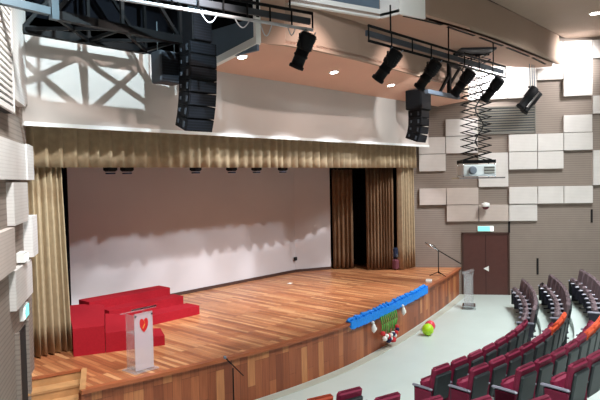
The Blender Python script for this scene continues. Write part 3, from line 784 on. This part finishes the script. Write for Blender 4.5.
# ------------------------------------------------------------------ trusses
def box_truss(name, x0, x1, ya, yb, z0, z1, bays, label, chord=.13, lace=.055, taper=0):
    e = empty(name, (x0, ya, z0), label=label, cat='truss')
    o = Vector((x0, ya, z0))
    def P(x, y, z): return Vector((x, y, z))-o
    for nm, y, z in (('bottom_chord', ya, z0), ('bottom_chord', yb, z0), ('top_chord', ya, z1), ('top_chord', yb, z1)):
        MB().bar(P(x0, y, z), P(x1, y, z), chord, chord).build(nm, 'black', e)
    dx = (x1-x0)/bays
    bt = MB(); side = {ya: MB(), yb: MB()}
    for i in range(bays):
        a, b = x0+i*dx, x0+(i+1)*dx
        for y in (ya, yb):
            fr = side[y]
            if i % 2: fr.bar(P(a, y, z1), P(b, y, z0), lace, lace)
            else: fr.bar(P(a, y, z0), P(b, y, z1), lace, lace)
            fr.bar(P(b, y, z0), P(b, y, z1), lace, lace)
        bt.bar(P(a, ya, z0), P(b, yb, z0), lace, lace); bt.bar(P(a, yb, z0), P(b, ya, z0), lace, lace)
        bt.bar(P(b, ya, z0), P(b, yb, z0), lace, lace)
    for fr in side.values(): fr.build('side_lacing', 'black', e)
    bt.build('bottom_lacing', 'black', e)
    return e
box_truss('roof_truss', 4.05, 6.35, 8.5, 9.6, 6.68, 8.1, 2, 'big black box truss over the left half of the stage front wall')
box_truss('roof_truss', 14.3, 18.0, 8.95, 9.7, 6.85, 7.35, 5, 'thin black truss under the salmon ceiling above the right speakers', .08, .04)
sb2 = empty('support_beam', (3.15, 7.9, 6.54), label='blue grey steel beam with a post at the top left corner', cat='beam')
MB().bar((-.12, 0, .02), (.56, 0, .0), .10, .10).build('beam', 'bluesteel', sb2)
MB().bar((.63, 0, -.10), (.63, 0, 1.4), .10, .10).build('post', 'bluesteel', sb2)
br = empty('wall_bracket', (14.1, 8.0, 6.48), label='grey steel bracket arm sticking out beside the right hanging speakers', cat='bracket')
MB().bar((0, 0, 0), (1.85, 0, 0), .11, .11).build('arm', 'greycab', br)
MB().bar((1.30, 0, .03), (1.30, 0, .95), .10, .10).build('post', 'black', br)
MB().bar((.75, 0, .05), (1.30, 0, .60), .07, .07).build('brace', 'black', br)
MB().bar((1.30, 0, .30), (1.95, 0, .86), .06, .06).build('brace', 'black', br)
MB().bar((1.30, 0, .90), (2.0, 0, .86), .07, .07).build('top_rail', 'black', br)

# ------------------------------------------------------------------ lighting bars
def ladder(p0, p1, gap, label, low='black', rungs=9, mid=True):
    p0, p1 = Vector(p0), Vector(p1); e = empty('lighting_bar', p0, label=label, cat='lighting bar'); d = p1-p0
    MB().tube((0, 0, 0), d, .030).build('top_rail', 'black', e)
    MB().tube((0, 0, -gap), d+Vector((0, 0, -gap)), .030).build('bottom_rail', low, e)
    if mid:
        off = Vector((0, .06, -gap*.45)); MB().bar(off, d+off, .05, .11).build('cable_tray', 'greycab', e)
    for i in range(rungs+1):
        q = d*(i/rungs); MB().tube(q, q+Vector((0, 0, -gap)), .016).build('rung', 'black', e)
    for k in (.12, .5, .88):
        q = d*k; MB().tube(q, q+Vector((0, 0, 7.76-p0.z if p0.x > 8 else 1.9)), .018).build('hanger', 'black', e)
    return e
BL0, BL1 = Vector((4.3, 8.03, 7.25)), Vector((8.18, 6.97, 7.20))
BR0, BR1 = Vector((9.63, 6.74, 7.2)), Vector((16.1, 6.64, 7.2))
ladder(BL0, BL1, .30, 'left lighting bar with white lower cable hanging before the dark void', 'whitepipe', 9)
ladder(BR0, BR1, .30, 'long black lighting bar with four spotlights under the right ceiling', 'black', 8)
dL = (BL1-BL0)
cb = MB()
pts = []
for i in range(161):
    t = i/160; a = .30+.68*t; sag = .02
    for (u0, u1, dp) in ((.45, .52, .14), (.60, .67, .14), (.72, .78, .22), (.86, .90, .14), (.93, .97, .14)):
        if u0 < a < u1: sag = .02+dp*math.sin(PI*(a-u0)/(u1-u0))
    q = BL0+dL*a; pts.append((q.x, q.y-.03, q.z-.3-sag))
cb.path(pts, .010, 5)
tag(cb.build('cable', 'whitepipe'), 'white cable draped in loops from the left lighting bar', 'cable')

def spotlight(loc, rz, tilt, L, label, group='profile spotlights'):
    L *= .84
    """loc: clamp position on the pipe; body hangs below and points down by tilt from vertical"""
    e = empty('spotlight', loc, rz, label=label, cat='stage spotlight', group=group)
    MB().rbox((0, 0, -.03), (.05, .06, .11), .01).build('clamp', 'steel', e)
    piv = Vector((0, 0, -.26))
    y = MB(); w = .185
    y.bar((-w, 0, -.10), (w, 0, -.10), .035, .012)
    for sx in (-1, 1): y.bar((sx*w, 0, -.10), (sx*w, 0, -.36), .04, .016)
    y.build('yoke', 'black', e)
    ax = Vector((0, math.sin(tilt), -math.cos(tilt))); r = .148
    c = piv-ax*(L*.30)
    MB().lathe([(.07, -.02), (r*.96, 0), (r, .03), (r, L*.42), (r*.82, L*.46)], c, 18, axis=ax).build('lamp_house', 'blackm', e)
    tb = MB().lathe([(r*.82, L*.46), (r*.80, L*.60), (r*.9, L*.61), (r*.9, L*.66), (r*.78, L*.67), (r*.78, L*.90), (r*.95, L*.92), (r*.95, L), (r*.75, L)], c, 18, axis=ax).build('lens_tube', 'blackm', e)
    MB().lathe([(r*.74, L*.985), (r*.4, L*1.0), (.001, L*1.005)], c, 18, axis=ax).build('lens', 'lens', tb)
    s_ = ax.cross(Vector((1, 0, 0))).normalized()
    mb = MB()
    for k in range(5): mb.box(c+ax*(L*.06+k*L*.07), (.2, .26, .012), mat=Matrix((Vector((1, 0, 0)), s_, ax)).transposed())
    mb.build('cooling_fins', 'black', e)
    MB().path([(.05, -.02, -.02), (.12, -.08, -.14), tuple(c+Vector((.05, -.1, .02)))], .012, 5).build('cable', 'greypipe', e)
    return e
def on(p0, p1, x, dz): k = (x-p0.x)/(p1.x-p0.x); q = p0+(p1-p0)*k; return Vector((q.x, q.y, q.z+dz))
spotlight(on(BL0, BL1, 8.02, -.32), math.radians(10), math.radians(28), .78, 'black profile spotlight hanging from the end of the left lighting bar')
for x, lb, rz in ((10.42, 'leftmost spotlight on the long right lighting bar', 8), (12.05, 'second spotlight from the left on the long right lighting bar', 0), (13.75, 'third spotlight from the left, before the scissor lift top', 0), (15.45, 'rightmost spotlight on the long right lighting bar', 0)):
    spotlight(on(BR0, BR1, x, -.32), math.radians(rz), math.radians(42), .86, lb)
# twin spotlight on chains
tw = empty('twin_spotlight', (19.25, 7.1, 7.76), label='pair of black spotlights hung on rods below the curved ceiling tip', cat='stage spotlight')
for x in (-.08, .12, .3): MB().tube((x, 0, 0), (x, -.02, -.75), .016).build('suspension_rod', 'greypipe', tw)
MB().bar((-.15, 0, -.75), (.36, 0, -.75), .05, .05).build('cross_bar', 'black', tw)
for k, (x, m_) in enumerate(((0, 'blackm'), (.32, 'blackm'))):
    ax = Vector((-.45, .45, -.78)).normalized(); c = Vector((x+.1, -.1, -.78-.12*k))
    b_ = MB().lathe([(.10, -.02), (.14, 0), (.14, .4), (.115, .42), (.115, .72), (.14, .74), (.14, .8), (.10, .8)], c, 16, axis=ax).build('lamp_body', m_, tw)
    MB().lathe([(.10, .79), (.001, .80)], c, 16, axis=ax).build('lens', 'lens', b_)
MB().bar((.30, -.15, -.9), (-.04, .1, -1.4), .05, .05).build('pale_strip', 'chrome', tw)

# ------------------------------------------------------------------ scissor lift + projector
SLX, SLY = 15.86, 7.42
slf = empty('scissor_lift', (SLX, SLY, 7.76), math.radians(-48), label='black scissor lift lowered from the ceiling and carrying the projector', cat='projector lift')
MB().box((0, 0, -.03), (1.0, .7, .06)).build('ceiling_plate', 'greycab', slf)
MB().bar((-.55, .3, -.06), (.5, .3, -.06), .06, .08).build('ceiling_frame', 'black', slf)
nlev = 15; zt, zb = -.12, -3.14; hh = (zt-zb)/nlev; ww = .37
for yy in (-.22, .22):
    mb = MB()
    for i in range(nlev):
        za, zc = zt-i*hh, zt-(i+1)*hh
        mb.bar((-ww, yy, za), (ww, yy, zc), .018, .026); mb.bar((ww, yy+.025, za), (-ww, yy+.025, zc), .018, .026)
    mb.build('scissor_arms', 'black', slf)
for i in range(nlev+1):
    for sx in (-1, 1): MB().tube((sx*ww, -.24, zt-i*hh), (sx*ww, .26, zt-i*hh), .014, 6).build('cross_rod', 'black', slf)
MB().box((0, 0, zb-.05), (.95, .6, .09)).build('lower_frame', 'black', slf)
mb = MB(); pts = [(.1+.12*math.sin(i*1.1), 0, -1.0-.16*i) for i in range(12)]; mb.path(pts, .018, 6); mb.build('cable', 'black', slf)
mb = MB().box((.05, 0, zb-.52), (1.3, .8, .04))
for sx in (-.45, .45):
    for sy in (-.28, .28): mb.tube((sx, sy, zb-.05), (sx, sy, zb-.52), .014, 6)
mb.build('platform', 'chrome', slf)
pj = empty('projector', (SLX, SLY, 7.76+zb-.50), math.radians(-48), label='large pale grey projector on the platform below the scissor lift', cat='projector')
MB().rbox((0.0, 0, .2), (.95, .62, .34), .04).build('housing', 'projector', pj)
MB().lathe([(.11, 0), (.12, .03), (.10, .1), (.08, .1)], (-.2, -.31, .2), 16, axis=(0, -1, 0)).build('lens_ring', 'greypipe', pj)
MB().box((.28, -.315, .2), (.30, .012, .2)).build('vent', 'louvre', pj)

# ------------------------------------------------------------------ downlights
def downlight(loc, label, r=.095):
    e = empty('downlight', loc, label=label, cat='ceiling light', group='recessed downlights')
    MB().lathe([(r+.03, 0), (r+.03, -.012), (r, -.014)], (0, 0, 0), 24).build('ring', 'white', e)
    MB().lathe([(r, -.015), (r*.5, -.024), (.001, -.028)], (0, 0, 0), 24).build('diffuser', 'lamp', e)
    return e
DL = [(9.05, 9.83, 6.955), (12.1, 9.6, 6.955), (15.13, 9.8, 6.955)]
for (x, y), lb in (((8.35, 9.07), 'nearest the tall line array'), ((11.28, 8.95), 'middle of the three'), ((13.98, 9.05), 'above the right speakers')):
    d_ = downlight((x, y, Az(y)-.004), 'glowing round downlight in the salmon ceiling, '+lb); d_.rotation_euler = (-math.atan(.18), 0, 0)
downlight((17.99, 4.82, 8.695), 'bright round downlight in the main ceiling at the top right', .13)

# ------------------------------------------------------------------ seats
def seat_proto(upm, backm, label, armtop='arm', topm=None):
    e = empty('auditorium_seat', (0, 0, 0), label=label, cat='seat')
    W = .50; tl = Matrix.Rotation(math.radians(10), 3, 'X')
    c = Vector((0, .075, .63))
    MB().rbox(c+tl @ Vector((0, .03, .02)), (W-.03, .09, .62), .035, mat=tl).build('backrest', topm or upm, e)
    MB().rbox(c+tl @ Vector((0, -.04, -.03)), (W-.075, .05, .50), .02, mat=tl).build('back_shell', backm, e)
    ts = Matrix.Rotation(math.radians(-14), 3, 'X')
    MB().rbox((0, .27, .50), (W-.06, .13, .42), .05, mat=ts).build('seat', upm, e)
    MB().rbox((-W/2-.01, .25, .60), (.06, .42, .045), .018).build('armrest', armtop, e)
    mb = MB().rbox((-W/2-.01, .24, .42), (.035, .36, .33), .012); mb.build('arm_panel', 'armd', e)
    mb = MB().box((-W/2-.01, .20, .14), (.04, .08, .28)); mb.box((-W/2-.01, .2, .012), (.06, .3, .024)); mb.build('leg', 'armd', e)
    return e
P_SEAT = {}
P_SEAT['m'] = seat_proto('maroon', 'shell', '')
P_SEAT['g'] = seat_proto('mauve', 'shell', '', 'arm')
P_SEAT['o'] = seat_proto('maroon', 'shell', '', topm='orange')
P_SEAT['r'] = seat_proto('maroon', 'shell', '', topm='rust')
def end_arm(e, big=False):
    MB().rbox((.26, .22, .60), (.055, .36, .035), .015).build('armrest', 'arm', e)
    MB().rbox((.26, .20, .36), (.04, .36, .44), .012).build('end_panel', 'shell', e)
    MB().box((.26, .20, .10), (.05, .2, .2)).build('leg', 'armd', e)
def end_left(e):
    MB().rbox((-.285, .22, .38), (.035, .34, .40), .03).build('end_panel', 'maroon', e)
used = set()
ordn = ['first', 'second', 'third', 'fourth', 'fifth', 'sixth', 'seventh', 'eighth', 'ninth', 'tenth', 'eleventh']
rown = ['front', 'second', 'third', 'fourth', 'fifth', 'sixth', 'seventh']
pitch_m = .548
def put(kind, R, th, z, label, group):
    pr = P_SEAT[kind]
    q = arcpt(R, th, z+.9)-co.location; dz = q.dot(F)
    px, py = 300+FPX*q.dot(Rv)/dz, 200-FPX*q.dot(Uv)/dz
    if dz < .5 or px < 290 or px > 612 or py > 412: return None
    if kind in used: o = copy_tree(pr)
    else: o = pr; used.add(kind)
    p = arcpt(R, th, z); o.location = p; o.rotation_euler = (0, 0, th); tag(o, label, 'seat', group)
    return o
A0 = math.radians(-9.1); A1 = math.radians(11.2); B0 = math.radians(14.8); N0 = math.radians(-15.3)
for k in range(7):
    R = RR[k]; dth = pitch_m/R
    # centre block
    n = int((A1-A0)/dth+.35) if k < 6 else 6
    for i in range(n):
        th = A0+dth*(i+.5)
        kind = 'm'
        if k == 1 and i >= n-3: kind = 'o'
        if k == 2 and i >= n-4: kind = 'o'
        if k == 0 and False: kind = 'o'
        colr = 'maroon seat' if kind == 'm' else 'orange covered seat'
        lb = '%s, %s row of middle block, %s from its left aisle end' % (colr, rown[k], ordn[min(i, 10)])
        o = put(kind, R, th, TZ[k], lb, 'middle block seats')
        if o and i == 0: end_left(o)
        if o and i == n-1: end_arm(o)
    # right block
    wa = wall_angle(R)-(1.75, 2.3, 2.6, 2.7, 2.7, 2.7, 2.7)[k]/R
    n = int((wa-B0)/dth)
    if k < 6:
        for i in range(n):
            th = B0+dth*(i+.5)
            lb = 'mauve grey seat, %s row of far right block, %s from its near end' % (rown[k], ordn[min(i, 10)])
            o = put('g', R, th, TZ[k], lb, 'far right block seats')
            if o and i == n-1: end_arm(o)
    # near left block
    if k < 6:
        for i in range(3):
            th = N0-dth*(i+.5)
            kind = 'r' if (k == 0 and i == 1) else 'm'
            colr = 'maroon seat' if kind == 'm' else 'rust orange covered seat'
            lb = '%s, %s row of the left block, %s from the aisle' % (colr, rown[k], ordn[i])
            o = put(kind, R-(.12 if k == 0 else 0), th, TZ[k], lb, 'left block seats')
            if o and i == 0: end_arm(o)

# ------------------------------------------------------------------ lights
def spot(loc, target, power, size, angle, blend=.6, c=(255, 250, 245), name='stage_and_fill_spot'):
    l = bpy.data.lights.new(name, 'SPOT'); l.energy = power; l.spot_size = math.radians(angle); l.spot_blend = blend
    l.shadow_soft_size = size; l.color = lin(c)
    o = bpy.data.objects.new(name, l); COL.objects.link(o); o.location = loc
    o.rotation_euler = (Vector(target)-Vector(loc)).to_track_quat('-Z', 'Y').to_euler(); return o
def area(loc, target, power, sx, sy, c=(255, 252, 248), name='house_light'):
    l = bpy.data.lights.new(name, 'AREA'); l.shape = 'RECTANGLE'; l.size = sx; l.size_y = sy; l.energy = power; l.color = lin(c); l.spread = math.radians(125)
    o = bpy.data.objects.new(name, l); COL.objects.link(o); o.location = loc
    o.rotation_euler = (Vector(target)-Vector(loc)).to_track_quat('-Z', 'Y').to_euler(); return o
# house lights over the seats
for x in (2, 8, 14):
    area((x, 1.5, 8.6), (x, 1.6, 0), 330, 2.5, 2.5, (244, 250, 250))
area((16.6, 4.0, 8.6), (17.4, 5.6, 0), 480, 1.4, 1.4, (244, 250, 250))
# front-of-house stage lamps, shuttered to the stage opening: steep row and lower row
def dirspot(x, y, z, elev, dx, power, ang, blend=.35, c=(236, 246, 255)):
    e = math.radians(elev); spot((x, y, z), (x+dx, y+math.cos(e)*5, z-math.sin(e)*5), power, .035, ang, blend, c)
for x in (5.9, 9.0, 10.6, 12.4, 14.4, 16.4): dirspot(x, 6.7, 7.68, 57, 0, 1050, 45)
for x in (6.0, 9.3, 12.5, 16.0): dirspot(x, 6.6, 7.66, 42, 0, 230, 80, .8, (255, 236, 228))  # added soft wash for the wall above the opening, not a fixture row
for x in (10.42, 12.05, 13.75, 15.45): dirspot(x, 7.1, 6.5, 42, -2.2, 480, 38)
# flood in the plenum lighting the upper left wall through the truss
spot((5.0, 6.2, 8.6), (5.7, 10, 5.9), 1400, .03, 66, .7, (214, 240, 250))
spot((13.2, 7.0, 6.9), (15.8, 10, 6.0), 360, .03, 38, .5, (240, 246, 246))  # added below the soffit, only brightens the wall beside the right speakers
# added spot that brightens the front edge of the ceiling panels
spot((7.2, 4.6, 8.2), (10.2, 7.6, 7.9), 330, .1, 48, .8, (240, 246, 250))
# wall washers on the upper right wall
spot((20.2, 5.0, 8.3), (20.6, 7.2, 7.3), 700, .3, 110, 1, (250, 250, 250))
spot((18.0, 8.2, 8.4), (19.6, 8.2, 6.7), 1500, .3, 100, 1, (250, 250, 250))
# wash on the left wall
spot((3.4, 5.6, 8.3), (2.6, 8.2, 4.8), 2200, .3, 85, .9, (246, 250, 250))
for p in ((8.35, 9.07, 6.72), (11.28, 8.95, 6.74), (13.98, 9.05, 6.72)): spot(p, (p[0], p[1]-.6, 0), 25, .08, 110, .8, (255, 240, 225), 'downlight_lamp')

w = bpy.data.worlds.new('world'); S.world = w; w.use_nodes = True
w.node_tree.nodes['Background'].inputs[0].default_value = (*lin((232, 216, 208)), 1); w.node_tree.nodes['Background'].inputs[1].default_value = .32
S.view_settings.view_transform = 'Standard'; S.view_settings.look = 'None'; S.view_settings.exposure = 0; S.view_settings.gamma = 1
S.view_settings.use_curve_mapping = False
